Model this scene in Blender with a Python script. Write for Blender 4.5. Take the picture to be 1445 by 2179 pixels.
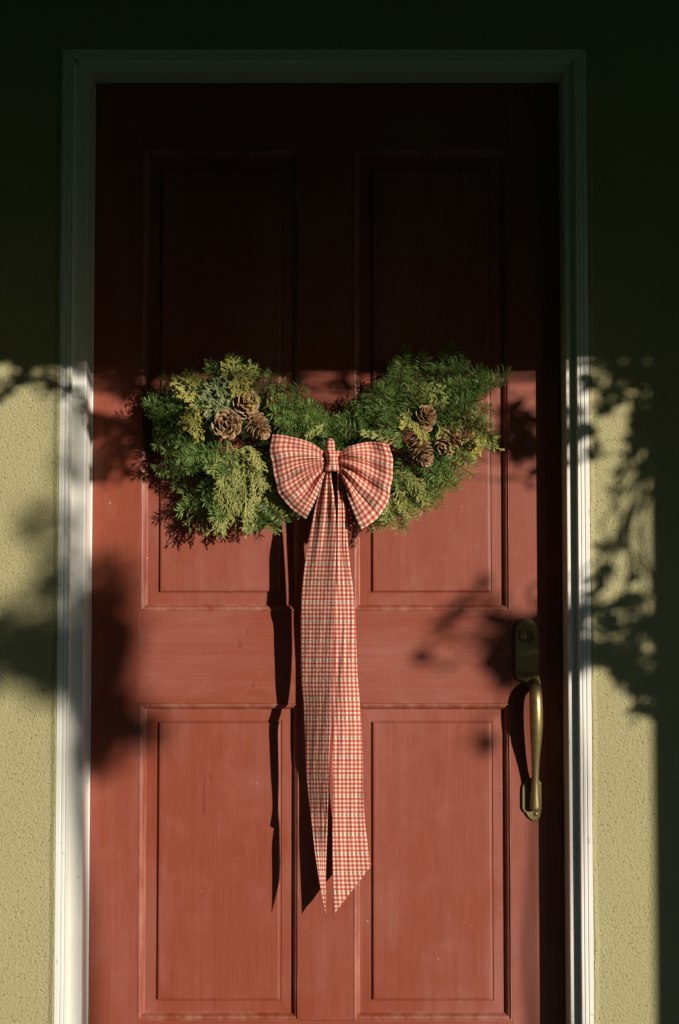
import bpy, bmesh, math, random
from mathutils import Vector, Matrix, Euler, Quaternion
random.seed(11)
for o in list(bpy.data.objects): bpy.data.objects.remove(o)
SC = bpy.context.scene
COL = SC.collection
R = math.radians

# ------------------------------------------------------------ camera
PX = 0.000914                      # metres per photo pixel on the door face
FPX = 50/36*2179
LD = FPX*PX                        # camera to door
ZC = 1.12
PITCH = R(2.7)
cam_d = bpy.data.cameras.new('camera'); cam = bpy.data.objects.new('camera', cam_d); COL.objects.link(cam)
cam_d.sensor_fit = 'VERTICAL'; cam_d.sensor_height = 36; cam_d.lens = 50
cam_d.clip_start = 0.05; cam_d.clip_end = 500
cam.location = (0, -LD, ZC); cam.rotation_euler = (math.pi/2+PITCH, 0, 0)
SC.camera = cam

# ------------------------------------------------------------ sun and sky
SUN_AZ, SUN_EL = R(39), R(8.5)
S = Vector((math.sin(SUN_AZ)*math.cos(SUN_EL), -math.cos(SUN_AZ)*math.cos(SUN_EL), math.sin(SUN_EL)))
sd = bpy.data.lights.new('sun', 'SUN'); sun = bpy.data.objects.new('sun', sd); COL.objects.link(sun)
sd.energy = 4.5; sd.angle = R(0.53); sd.color = (1.0, 0.945, 0.84)
sun.rotation_euler = (-S).to_track_quat('-Z', 'Y').to_euler()
W_ = bpy.data.worlds.new('World'); SC.world = W_; W_.use_nodes = True
wn = W_.node_tree
sky = wn.nodes.new('ShaderNodeTexSky'); sky.sky_type = 'NISHITA'; sky.sun_disc = False
sky.sun_elevation = SUN_EL; sky.sun_rotation = math.pi - SUN_AZ
bgn = wn.nodes['Background']; bgn.inputs['Strength'].default_value = 0.06
sky.air_density = 1.0; sky.dust_density = 0.4; sky.ozone_density = 4.0
wn.links.new(sky.outputs[0], bgn.inputs['Color'])
SC.view_settings.view_transform = 'Standard'; SC.view_settings.look = 'None'
SC.view_settings.exposure = 0.18; SC.view_settings.gamma = 1.0; SC.view_settings.use_curve_mapping = False
SC.render.engine = 'CYCLES'

# ------------------------------------------------------------ helpers
def P(px, py, d=0.0):
    """world point seen at photo pixel (px,py) on the vertical plane d metres in front of the door face"""
    x = (px-722.5)/FPX; y = -(py-1089.5)/FPX
    c, s = math.cos(PITCH), math.sin(PITCH)
    v = Vector((x, c - y*s, s + y*c))
    return Vector((0, -LD, ZC)) + v*((LD-d)/v.y)
def XX(px, d=0.0, py=1232): return P(px, py, d).x
def ZZ(py, d=0.0): return P(722.5, py, d).z
def sm(t): t = min(1, max(0, t)); return t*t*(3-2*t)
def interp(tab, y):
    if y <= tab[0][0]: return tab[0][1:]
    for a, b in zip(tab, tab[1:]):
        if y <= b[0]:
            t = (y-a[0])/(b[0]-a[0]); return tuple(p+(q-p)*t for p, q in zip(a[1:], b[1:]))
    return tab[-1][1:]
def catmull(tab, y):
    """smooth interpolation of a table of rows (key, values...)"""
    n = len(tab)
    if y <= tab[0][0]: return tab[0][1:]
    if y >= tab[-1][0]: return tab[-1][1:]
    for i in range(n-1):
        if y <= tab[i+1][0]: break
    a, b = tab[i], tab[i+1]; h = b[0]-a[0]; t = (y-a[0])/h
    out = []
    for k in range(1, len(a)):
        m0 = (b[k]-tab[i-1][k])/(b[0]-tab[i-1][0]) if i > 0 else (b[k]-a[k])/h
        m1 = (tab[i+2][k]-a[k])/(tab[i+2][0]-a[0]) if i < n-2 else (b[k]-a[k])/h
        out.append((2*t**3-3*t*t+1)*a[k]+(t**3-2*t*t+t)*h*m0+(-2*t**3+3*t*t)*b[k]+(t**3-t*t)*h*m1)
    return tuple(out)

class MB:
    """collects faces, builds one mesh"""
    def __init__(s): s.v = []; s.f = []; s.uv = {}; s.col = []
    def add(s, vs, fs, col=None):
        n = len(s.v); s.v += [tuple(v) for v in vs]; s.f += [tuple(i+n for i in f) for f in fs]
        if col is not None: s.col += col if isinstance(col, list) else [col]*len(vs)
    def box(s, x0, x1, y0, y1, z0, z1):
        s.add([(x0,y0,z0),(x1,y0,z0),(x1,y1,z0),(x0,y1,z0),(x0,y0,z1),(x1,y0,z1),(x1,y1,z1),(x0,y1,z1)],
              [(0,3,2,1),(4,5,6,7),(0,1,5,4),(1,2,6,5),(2,3,7,6),(3,0,4,7)])
    def tube(s, pts, rad, n=6, col=None, cap=True):
        pts = [Vector(p) for p in pts]; m = len(pts); vs = []; cs = []
        ref = Vector((0.31, 0.55, 0.77))
        for i, p in enumerate(pts):
            t = (pts[min(i+1, m-1)]-pts[max(i-1, 0)])
            t = t.normalized() if t.length > 1e-9 else Vector((0,0,1))
            a = t.cross(ref)
            if a.length < .05: a = t.cross(Vector((1,0,0)))
            a.normalize(); b = t.cross(a)
            r = rad[i] if isinstance(rad, (list, tuple)) else rad
            for k in range(n):
                an = 2*math.pi*k/n; vs.append(p+(a*math.cos(an)+b*math.sin(an))*r)
                if col is not None: cs.append(col[i] if isinstance(col, list) else col)
        fs = []
        for i in range(m-1):
            for k in range(n):
                k2 = (k+1) % n; fs.append((i*n+k, i*n+k2, (i+1)*n+k2, (i+1)*n+k))
        if cap: fs.append(tuple(range(n-1, -1, -1))); fs.append(tuple((m-1)*n+k for k in range(n)))
        s.add(vs, fs, cs if col is not None else None)
    def mesh(s, name, smooth=False):
        me = bpy.data.meshes.new(name); me.from_pydata(s.v, [], s.f)
        if s.col and len(s.col) == len(s.v):
            at = me.color_attributes.new('tint', 'FLOAT_COLOR', 'POINT')
            at.data.foreach_set('color', [c for q in s.col for c in (q if len(q) == 4 else (*q, 1))])
        if smooth: me.shade_smooth()
        me.update(); return me
    def build(s, name, mat, parent=None, smooth=False):
        return link(name, s.mesh(name, smooth), mat, parent)
def link(name, me, mat=None, parent=None):
    o = bpy.data.objects.new(name, me); COL.objects.link(o)
    if mat is not None and not me.materials: me.materials.append(mat)
    if parent is not None:
        o.parent = parent
        if tuple(parent.location) != (0,0,0) or tuple(parent.rotation_euler) != (0,0,0):
            o.matrix_parent_inverse = parent_matrix(parent).inverted()
    return o
def parent_matrix(p):
    m = Matrix.LocRotScale(p.location, p.rotation_euler, p.scale)
    return parent_matrix(p.parent) @ p.matrix_parent_inverse @ m if p.parent else m
def thing(name, label, cat, loc=(0,0,0), group=None):
    o = bpy.data.objects.new(name, None); COL.objects.link(o); o.location = loc
    o.empty_display_size = 0.05
    return tag(o, label, cat, group)
def tag(o, label, cat, group=None):
    o['label'] = label; o['category'] = cat
    if group: o['group'] = group
    return o
def bevel(o, w, seg=2):
    m = o.modifiers.new('bevel', 'BEVEL'); m.width = w; m.segments = seg; m.limit_method = 'ANGLE'; m.angle_limit = R(40)
    return o

# ------------------------------------------------------------ materials
class NT:
    def __init__(s, name):
        s.m = bpy.data.materials.new(name); s.m.use_nodes = True; s.t = s.m.node_tree
        s.b = s.t.nodes['Principled BSDF']; s.out = s.t.nodes['Material Output']
    def n(s, typ, **kw):
        nd = s.t.nodes.new(typ)
        for k, v in kw.items(): setattr(nd, k, v)
        return nd
    def l(s, a, b): s.t.links.new(a, b)
    def val(s, sock, v):
        if isinstance(v, (int, float)): sock.default_value = v
        elif isinstance(v, (tuple, list)): sock.default_value = (*v, 1) if len(v) == 3 and sock.type == 'RGBA' else v
        else: s.l(v, sock)
    def M(s, op, a, b=None, c=None, clamp=False):
        nd = s.n('ShaderNodeMath', operation=op, use_clamp=clamp)
        s.val(nd.inputs[0], a)
        if b is not None: s.val(nd.inputs[1], b)
        if c is not None: s.val(nd.inputs[2], c)
        return nd.outputs[0]
    def mix(s, f, a, b):
        nd = s.n('ShaderNodeMix', data_type='RGBA'); s.val(nd.inputs['Factor'], f)
        s.val(nd.inputs[6], a); s.val(nd.inputs[7], b); return nd.outputs[2]
    def noise(s, vec, scale, detail=4, rough=.55, dist=0):
        nd = s.n('ShaderNodeTexNoise'); nd.inputs['Scale'].default_value = scale; nd.inputs['Detail'].default_value = detail
        nd.inputs['Roughness'].default_value = rough; nd.inputs['Distortion'].default_value = dist
        if vec is not None: s.l(vec, nd.inputs['Vector'])
        return nd.outputs['Fac']
    def ramp(s, f, *stops):
        nd = s.n('ShaderNodeMapRange', clamp=True); s.val(nd.inputs[0], f)
        nd.inputs[1].default_value, nd.inputs[2].default_value, nd.inputs[3].default_value, nd.inputs[4].default_value = stops
        return nd.outputs[0]
    def pos(s, scale=(1,1,1)):
        g = s.n('ShaderNodeNewGeometry'); mp = s.n('ShaderNodeMapping'); mp.inputs['Scale'].default_value = scale
        s.l(g.outputs['Position'], mp.inputs['Vector']); return mp.outputs[0]
    def objc(s, scale=(1,1,1)):
        g = s.n('ShaderNodeTexCoord'); mp = s.n('ShaderNodeMapping'); mp.inputs['Scale'].default_value = scale
        s.l(g.outputs['Object'], mp.inputs['Vector']); return mp.outputs[0]
    def bump(s, h, strength, dist):
        nd = s.n('ShaderNodeBump'); nd.inputs['Strength'].default_value = strength; nd.inputs['Distance'].default_value = dist
        s.l(h, nd.inputs['Height']); s.l(nd.outputs[0], s.b.inputs['Normal']); return nd
    def fin(s, col=None, rough=.6, spec=.5, metal=0):
        if col is not None: s.val(s.b.inputs['Base Color'], col)
        s.val(s.b.inputs['Roughness'], rough); s.val(s.b.inputs['Specular IOR Level'], spec); s.val(s.b.inputs['Metallic'], metal)
        return s.m

def mat_stucco():
    t = NT('olive_stucco'); p = t.pos()
    big = t.noise(p, 2.2, 3); fine = t.noise(p, 330, 5, .65); mid = t.noise(p, 170, 3, .6)
    pit = t.ramp(t.noise(p, 210, 2, .5), .27, .38, 1, 0)
    c = t.mix(t.ramp(big, .3, .7, 0, 1), (.38,.33,.16), (.42,.375,.19))
    c = t.mix(t.M('MULTIPLY', t.ramp(fine, .35, .7, 0, 1), .35), c, (.50,.44,.25))
    c = t.mix(t.M('MULTIPLY', pit, .32), c, (.17,.14,.06))
    h = t.M('ADD', t.M('MULTIPLY', fine, .9), t.M('MULTIPLY', mid, .8))
    h = t.M('SUBTRACT', h, t.M('MULTIPLY', pit, .55))
    t.bump(h, .85, .0036)
    return t.fin(c, .92, .15)
def mat_white():
    t = NT('white_trim_paint'); p = t.pos()
    n = t.noise(p, 9, 5, .6); st = t.noise(t.pos((160, 160, 4)), 1.0, 3)
    c = t.mix(t.ramp(n, .35, .75, 0, .5), (.775,.735,.655), (.675,.63,.55))
    spots = t.ramp(t.noise(p, 70, 2, .5), .25, .29, 1, 0)
    c = t.mix(t.M('MULTIPLY', spots, .4), c, (.30,.26,.20))
    t.bump(t.M('ADD', st, t.M('MULTIPLY', n, .6)), .25, .0012)
    return t.fin(c, .45, .4)
def mat_red(grain_x=False, worn_glint=False):
    t = NT('brick_red_door_paint_'+('worn_glint' if worn_glint else 'across' if grain_x else 'along'))
    p = t.pos(); g = t.pos((9, 9, 420) if grain_x else (420, 420, 9))
    gr = t.noise(g, 1.0, 4, .6); gr2 = t.noise(t.pos((2, 2, 90) if grain_x else (90, 90, 2)), 1.0, 3, .6)
    big = t.noise(p, 4.5, 4, .6); big2 = t.noise(p, 13, 4, .6, .5)
    c = t.mix(t.ramp(big, .25, .78, 0, 1), (.232,.043,.0155), (.243,.051,.0255))
    c = t.mix(t.M('MULTIPLY', t.ramp(big2, .52, .85, 0, 1), .28), c, (.345,.110,.080))
    chalk = t.M('MULTIPLY', t.ramp(t.noise(t.pos((1.3, 1.3, 5) if grain_x else (5, 5, 1.3)), 1.0, 5, .62), .46, .70, 0, 1), t.ramp(gr2, .3, .6, .6, 1))
    c = t.mix(t.M('MULTIPLY', chalk, .75), c, (.335,.122,.098))
    c = t.mix(t.M('MULTIPLY', t.ramp(gr, .45, .8, 0, 1), .26), c, (.40,.13,.09))
    c = t.mix(t.M('MULTIPLY', t.ramp(gr2, .3, .5, 1, 0), .20), c, (.22,.036,.014))
    # small chips and scuffs
    sp = t.ramp(t.noise(p, 140, 1, .4), .185, .21, 1, 0)
    c = t.mix(t.M('MULTIPLY', sp, .7), c, (.55,.30,.20))
    scr = t.ramp(t.noise(t.pos((60, 60, 14)), 1.0, 2, .5, 1.2), .255, .28, 1, 0)
    c = t.mix(t.M('MULTIPLY', scr, .45), c, (.13,.022,.012))
    # chalky moulding wear, lightened also to paint in the sunlit edge highlight
    if worn_glint:
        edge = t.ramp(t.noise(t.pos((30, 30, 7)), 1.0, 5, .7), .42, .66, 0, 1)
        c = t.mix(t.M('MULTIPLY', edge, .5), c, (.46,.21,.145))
    t.bump(t.M('ADD', t.M('MULTIPLY', gr, .8), t.M('MULTIPLY', big2, .5)), .22, .0010)
    return t.fin(c, t.ramp(big2, .3, .7, .40, .52), .45)
def mat_brass():
    t = NT('aged_brass'); p = t.pos()
    n = t.noise(p, 30, 5, .6); n2 = t.noise(p, 120, 3)
    c = t.mix(t.ramp(n, .35, .65, 0, 1), (.36,.26,.105), (.22,.165,.072))
    c = t.mix(t.M('MULTIPLY', t.ramp(n2, .5, .75, 0, 1), .4), c, (.10,.075,.035))
    t.bump(n2, .12, .0008)
    return t.fin(c, t.ramp(n, .3, .7, .36, .54), .5, .75)
def mat_gingham():
    t = NT('red_gingham_cotton')
    uvn = t.n('ShaderNodeUVMap'); uvn.uv_map = 'UVMap'
    sp = t.n('ShaderNodeSeparateXYZ'); t.l(uvn.outputs[0], sp.inputs[0]); u, v = sp.outputs[0], sp.outputs[1]
    PE = .0081
    def stripe(x, per, off=0.0):
        f = t.M('FRACT', t.M('ADD', t.M('DIVIDE', x, per), off))
        tri = t.M('ABSOLUTE', t.M('SUBTRACT', f, .5))          # 0 in the middle of the stripe
        return t.ramp(tri, .23, .29, 1, 0)
    RP = .0376; wv_ = t.M('MULTIPLY', t.M('FRACT', t.M('DIVIDE', v, RP)), RP)
    a = stripe(u, PE); b = t.M('MULTIPLY', stripe(wv_, .00835), t.M('LESS_THAN', wv_, .0334))
    wv = t.noise(uvn.outputs[0], 900, 2)
    jit = t.ramp(wv, .3, .7, .8, 1.1)
    both = t.M('MULTIPLY', a, b); one = t.M('SUBTRACT', t.M('MAXIMUM', a, b), both)
    cream, pink, red = (.84,.65,.50), (.63,.175,.115), (.37,.022,.015)
    c = t.mix(t.M('MULTIPLY', one, jit), cream, pink); c = t.mix(t.M('MULTIPLY', both, jit), c, red)
    # woven row of little rings every fourth check
    dv = t.M('SUBTRACT', wv_, .0354)
    band = t.ramp(t.M('ABSOLUTE', dv), .0022, .0028, 1, 0)
    c = t.mix(t.M('MULTIPLY', band, .2), c, (.80,.62,.49))
    QP = .0080
    fu = t.M('FRACT', t.M('DIVIDE', u, QP)); du = t.M('MULTIPLY', t.M('SUBTRACT', fu, .5), QP)
    rad = t.M('SQRT', t.M('ADD', t.M('MULTIPLY', du, du), t.M('MULTIPLY', dv, dv)))
    ring = t.ramp(t.M('ABSOLUTE', t.M('SUBTRACT', rad, .0016)), .00045, .0008, 1, 0)
    du2 = t.M('ABSOLUTE', t.M('SUBTRACT', t.M('ABSOLUTE', du), QP*.5))
    dot = t.ramp(t.M('ADD', du2, t.M('ABSOLUTE', dv)), .0008, .0013, 1, 0)
    mark = t.M('MAXIMUM', ring, t.M('MULTIPLY', dot, .25))
    c = t.mix(t.M('MULTIPLY', mark, .85), c, (.045,.022,.020))
    wx = t.M('SINE', t.M('MULTIPLY', u, 2*math.pi/.0011)); wy = t.M('SINE', t.M('MULTIPLY', v, 2*math.pi/.0011))
    mp = t.n('ShaderNodeMapping'); mp.inputs['Scale'].default_value = (60, 260, 1); t.l(uvn.outputs[0], mp.inputs[0])
    cr = t.noise(mp.outputs[0], 1.0, 3, .6)
    mp2 = t.n('ShaderNodeMapping'); mp2.inputs['Scale'].default_value = (190, 70, 1); t.l(uvn.outputs[0], mp2.inputs[0])
    cr2 = t.noise(mp2.outputs[0], 1.0, 3, .6)
    h = t.M('ADD', t.M('MULTIPLY', t.M('MULTIPLY', wx, wy), .05), t.M('ADD', cr, t.M('MULTIPLY', cr2, .8)))
    bp = t.bump(h, .6, .0032)
    t.fin(c, .85, .15)
    tr = t.n('ShaderNodeBsdfTranslucent'); t.l(c, tr.inputs[0]); t.l(bp.outputs[0], tr.inputs['Normal'])
    ms = t.n('ShaderNodeMixShader'); ms.inputs[0].default_value = .12
    t.l(t.b.outputs[0], ms.inputs[1]); t.l(tr.outputs[0], ms.inputs[2]); t.l(ms.outputs[0], t.out.inputs['Surface'])
    return t.m
def mat_leaf(name, dark, light, rough=.5, spec=.3, transl=.15):
    """foliage: colour varies between sprigs and along each needle (vertex tint holds natural needle-tip colour)"""
    t = NT(name)
    oi = t.n('ShaderNodeObjectInfo'); at = t.n('ShaderNodeAttribute'); at.attribute_name = 'tint'
    sp = t.n('ShaderNodeSeparateColor'); t.l(at.outputs['Color'], sp.inputs[0])
    f = t.M('ADD', t.M('MULTIPLY', oi.outputs['Random'], .55), t.M('MULTIPLY', sp.outputs[0], .6), clamp=True)
    c = t.mix(f, dark, light)
    t.fin(c, rough, spec)
    tr = t.n('ShaderNodeBsdfTranslucent'); t.l(c, tr.inputs[0])
    ms = t.n('ShaderNodeMixShader'); ms.inputs[0].default_value = transl
    t.l(t.b.outputs[0], ms.inputs[1]); t.l(tr.outputs[0], ms.inputs[2]); t.l(ms.outputs[0], t.out.inputs['Surface'])
    return t.m
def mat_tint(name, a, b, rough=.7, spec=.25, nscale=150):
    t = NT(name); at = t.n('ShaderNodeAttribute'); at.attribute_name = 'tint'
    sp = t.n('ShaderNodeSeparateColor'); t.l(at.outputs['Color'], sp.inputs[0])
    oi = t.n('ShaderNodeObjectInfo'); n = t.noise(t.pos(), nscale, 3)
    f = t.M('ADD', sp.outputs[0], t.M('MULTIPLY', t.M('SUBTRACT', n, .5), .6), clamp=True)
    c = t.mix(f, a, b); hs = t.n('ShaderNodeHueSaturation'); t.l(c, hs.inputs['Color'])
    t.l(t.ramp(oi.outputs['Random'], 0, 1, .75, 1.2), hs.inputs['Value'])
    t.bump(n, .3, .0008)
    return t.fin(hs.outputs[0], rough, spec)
def mat_plain(name, a, b, scale=8, rough=.8, spec=.2, bump=0):
    t = NT(name); n = t.noise(t.pos(), scale, 5, .6); c = t.mix(t.ramp(n, .3, .7, 0, 1), a, b)
    if bump: t.bump(n, .5, bump)
    return t.fin(c, rough, spec)

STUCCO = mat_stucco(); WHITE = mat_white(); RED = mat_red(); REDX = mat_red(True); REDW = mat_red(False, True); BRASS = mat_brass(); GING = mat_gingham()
FIR = mat_leaf('fir_needles', (.095,.215,.052), (.44,.58,.16), .40, .5, .38)
CEDAR = mat_leaf('cedar_scale_leaves', (.17,.19,.04), (.50,.48,.15), .55)
BUD = mat_leaf('yellow_cedar_buds', (.30,.24,.035), (.58,.46,.10), .55)
JUNI = mat_leaf('greyish_juniper', (.15,.18,.065), (.34,.36,.15), .6)
BERRY = mat_tint('dusty_juniper_berry', (.14,.165,.085), (.33,.34,.19))
TWIG = mat_plain('twig_bark', (.05,.03,.015), (.10,.065,.03), 60)
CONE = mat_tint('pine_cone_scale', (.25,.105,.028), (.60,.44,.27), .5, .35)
CORE = mat_plain('pine_cone_core', (.05,.025,.012), (.09,.045,.02), 80)
CONC = mat_plain('green_bounce_tint', (.018,.080,.058), (.026,.100,.075), 5, .9, .2, .002)  # unseen floor coloured green to take red out of the bounce light
GRASS = mat_plain('lawn_grass', (.016,.058,.014), (.030,.085,.022), 14, .9, .1, .01)
WOOD = mat_plain('teal_bounce_tint', (.045,.24,.19), (.06,.28,.23), 6, .6)  # made-up teal on the unseen porch, tints the shade by bounce
PATH = mat_plain('green_bounce_path', (.035,.055,.045), (.055,.075,.062), 7, .9, .1, .004)  # unseen path greened so its bounce adds no warm light
VINE = mat_leaf('vine_leaves', (.013,.050,.014), (.034,.095,.026), .5, .3, .2)
BARK = mat_plain('grey_bark', (.06,.045,.03), (.11,.085,.06), 20, .9, .1, .004)

# ------------------------------------------------------------ layout of the doorway
X0, X1 = XX(193.5), XX(1195)                 # door edges
XL_, XR_ = XX(122.5, .078), XX(1257, .078)    # outer edges of the casing
ZTOP = ZZ(178); ZBOT = 0.045; ZCAS = ZZ(104, .078)
DI, DO, DW = .062, .078, .0755               # depth in front of the door face: inner casing, outer casing, stucco

def struct(o): o['kind'] = 'structure'; return o
g = MB(); g.add([(-150,-150,-.16),(150,-150,-.16),(150,30,-.16),(-150,30,-.16)], [(0,1,2,3)])
struct(g.build('ground', GRASS))
g = MB(); g.box(-3.2, 3.4, -1.95, .25, -.156, 0.0); struct(bevel(g.build('porch_floor', CONC), .012))
g = MB(); g.box(-.65, .65, -14, -1.955, -.158, -.12); struct(g.build('garden_path', PATH))

# wall with the door opening; the stucco edge wavers along the trim
def stucco_wall():
    mb = MB(); x0, x1 = XL_+.0012, XR_-.0012; zt = ZCAS-.0012
    XL, XR, ZT = -3.2, 3.4, 2.7
    y = -DW; rnd = random.Random(5)
    n = 150
    zs = [zt*i/n for i in range(n+1)]
    def wob(amp): return [rnd.gauss(0, amp) for _ in zs]
    def sheet(xin, xout, amp):
        w = wob(amp); base = 0; vs = []; 
        for i, z in enumerate(zs):
            base = .85*base+w[i]; xi = xin+base
            vs += [(xi, -.0765, z), (xi+(0.0035 if xout > xin else -.0035), y-.0028, z), (xi+(.012 if xout > xin else -.012), y, z), (xout, y, z), (xi, .02, z)]
        fs = []
        for i in range(n):
            a = i*5; b = a+5
            q = [(a,a+1,b+1,b), (a+1,a+2,b+2,b+1), (a+2,a+3,b+3,b+2), (a+4,a,b,b+4)]
            if xout < xin: q = [tuple(reversed(k)) for k in q]
            fs += q
        mb.add(vs, fs)
    sheet(x0, XL, .0004); sheet(x1, XR, .0006)
    mb.add([(XL,y,zt),(XR,y,zt),(XR,y,ZT),(XL,y,ZT),(x0-.01,.02,zt),(x1+.01,.02,zt),(x0-.01,y,zt),(x1+.01,y,zt)], [(0,1,2,3),(4,5,7,6)])
    mb.add([(XL,.27,0),(XR,.27,0),(XR,.27,ZT),(XL,.27,ZT)], [(0,3,2,1)])
    return tag(mb.build('stucco_wall', STUCCO), 'olive green sand stucco house wall around the red door', 'wall')
stucco_wall()

# ------------------------------------------------------------ white door frame
frame = thing('door_frame', 'white painted moulded door frame around the red door', 'door frame', (X0, 0, 0))
PROF = [(.0,.060),(.0,.0765),(.0012,.0785),(.0085,.0785),(.0095,.0768),(.0110,.0768),(.0120,.0782),(.0160,.0782),(.0170,.0766),(.0184,.0766),(.0194,.0778),
        (.0222,.0778),(.0230,.0765),(.0233,DI+.001),(.0245,DI)]
def prof(w): return PROF+[(w-.0020,DI),(w-.0007,DI-.0006),(w,DI-.003),(w,.04)]
def casing_leg(xo, sgn, w_):
    mb = MB(); zt = ZCAS; PR = prof(w_); k_ = (ZCAS-ZTOP-.0012)/w_; n = len(PR); vs = []; fs = []; rnd = random.Random(3 if sgn > 0 else 8)
    zz = [0, .3, .6, .9, 1.2, 1.5, 1.8]
    for z in zz+[None]:
        for (w, d) in PR:
            vs.append((xo+sgn*w, -d, z if z is not None else zt-w*k_-.0006))
    m = len(zz)+1
    for i in range(m-1):
        for k in range(n-1):
            q = (i*n+k, i*n+k+1, (i+1)*n+k+1, (i+1)*n+k); fs.append(q if sgn > 0 else q[::-1])
    mb.add(vs, fs); return mb.build('casing', WHITE, frame)
WL, WR, WT = X0-.0012-XL_, XR_-X1-.0012, ZCAS-ZTOP-.0012
casing_leg(XL_, 1, WL); casing_leg(XR_, -1, WR)
def casing_head():
    mb = MB(); zt = ZCAS; PR = prof(WT); n = len(PR); vs = []
    for t in (0, 1):
        for (w, d) in PR:
            vs.append(((XL_+w*WL/WT+.0002) if t == 0 else (XR_-w*WR/WT-.0002), -d, zt-w))
    fs = [(k+1, k, n+k, n+k+1) for k in range(n-1)]
    mb.add(vs, [f[::-1] for f in fs]); return mb.build('casing', WHITE, frame)
casing_head()
# jambs, from the casing back past the door
jl = X0-.0012; jr = X1+.0012
for (xa, xb, name) in ((jl-.0185, jl-.0002, 'jamb'), (jr+.0002, jr+.0185, 'jamb')):
    mb = MB(); mb.box(xa, xb, -(DI-.0035), .09, 0, ZTOP+.02); bevel(mb.build(name, WHITE, frame), .0015)
mb = MB(); mb.box(jl-.0185, jr+.0185, -(DI-.0032), .09, ZTOP+.0015, ZTOP+.0225); bevel(mb.build('jamb', WHITE, frame), .0015)
# weather strip seen as a bright line beside the door, and the threshold
mb = MB(); mb.box(X0-.0012, X0+.0018, -.0040, .030, .05, ZTOP-.002); bevel(mb.build('weather_strip', WHITE, frame), .0008)
mb = MB(); mb.box(X0-.001, X1+.001, -.10, .08, .002, .035); bevel(mb.build('threshold', CONC, frame), .004)

# ------------------------------------------------------------ the red door
door = thing('front_door', 'brick red four panel front door with a brass handle', 'door', (X0, 0, ZBOT))
LX = [(XX(298), XX(637)), (XX(752), XX(1085))]
PZ = [(ZZ(1300), ZZ(318)), (ZZ(2172), ZZ(1497))]
T = .042
def board(name, x0, x1, z0, z1, mat):
    mb = MB(); mb.box(x0, x1, 0, T, z0, z1); return bevel(mb.build(name, mat, door), .0007, 2)
e = .0002
board('stile', X0+.002, LX[0][0], ZBOT, ZTOP-.0015, RED)
board('stile', LX[1][1], X1-.0005, ZBOT, ZTOP-.0015, RED)
for (za, zb) in ((ZBOT, PZ[1][0]), (PZ[1][1], PZ[0][0]), (PZ[0][1], ZTOP-.0015)):
    board('rail', LX[0][0]+e, LX[1][1]-e, za, zb, REDX)
for (za, zb) in PZ: board('stile', LX[0][1], LX[1][0], za+e, zb-e, RED)
def rings(prof, x0, x1, z0, z1, fill=False):
    mb = MB(); n = len(prof); vs = []
    for (i, d) in prof:
        vs += [(x0+i, d, z0+i), (x1-i, d, z0+i), (x1-i, d, z1-i), (x0+i, d, z1-i)]
    fs = []
    for k in range(n-1):
        for j in range(4):
            j2 = (j+1) % 4; fs.append((k*4+j, k*4+j2, (k+1)*4+j2, (k+1)*4+j))
    if fill: fs.append(tuple((n-1)*4+j for j in range(4)))
    mb.add(vs, fs); return mb
q = PX
MOLD = [(0,.004),(0,-.0005),(.5*q,-.0012),(2.5*q,-.0012),(3.2*q,-.0004),(3.6*q,.0016),(4.6*q,.0020),(6*q,.0022),(8*q,.0036),(10*q,.0066),(11.5*q,.0098),(12.3*q,.0105),(12.6*q,.0128),(14*q,.0132),(14*q,.02)]
FIELD = [(13.5*q,.0131),(37*q,.0122),(37.3*q,.0140),(38.6*q,.0140),(39.2*q,.0118),(40.3*q,.0116),(40.8*q,.0100),(42*q,.0084),(43.5*q,.0078),(46*q,.0076)]
for ci, (x0, x1) in enumerate(LX):
    for ri, (z0, z1) in enumerate(PZ):
        pn = rings(FIELD, x0, x1, z0, z1, True).build('panel', RED, door)
        rings(MOLD, x0+e, x1-e, z0+e, z1-e).build('panel_moulding', REDW, pn)

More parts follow.
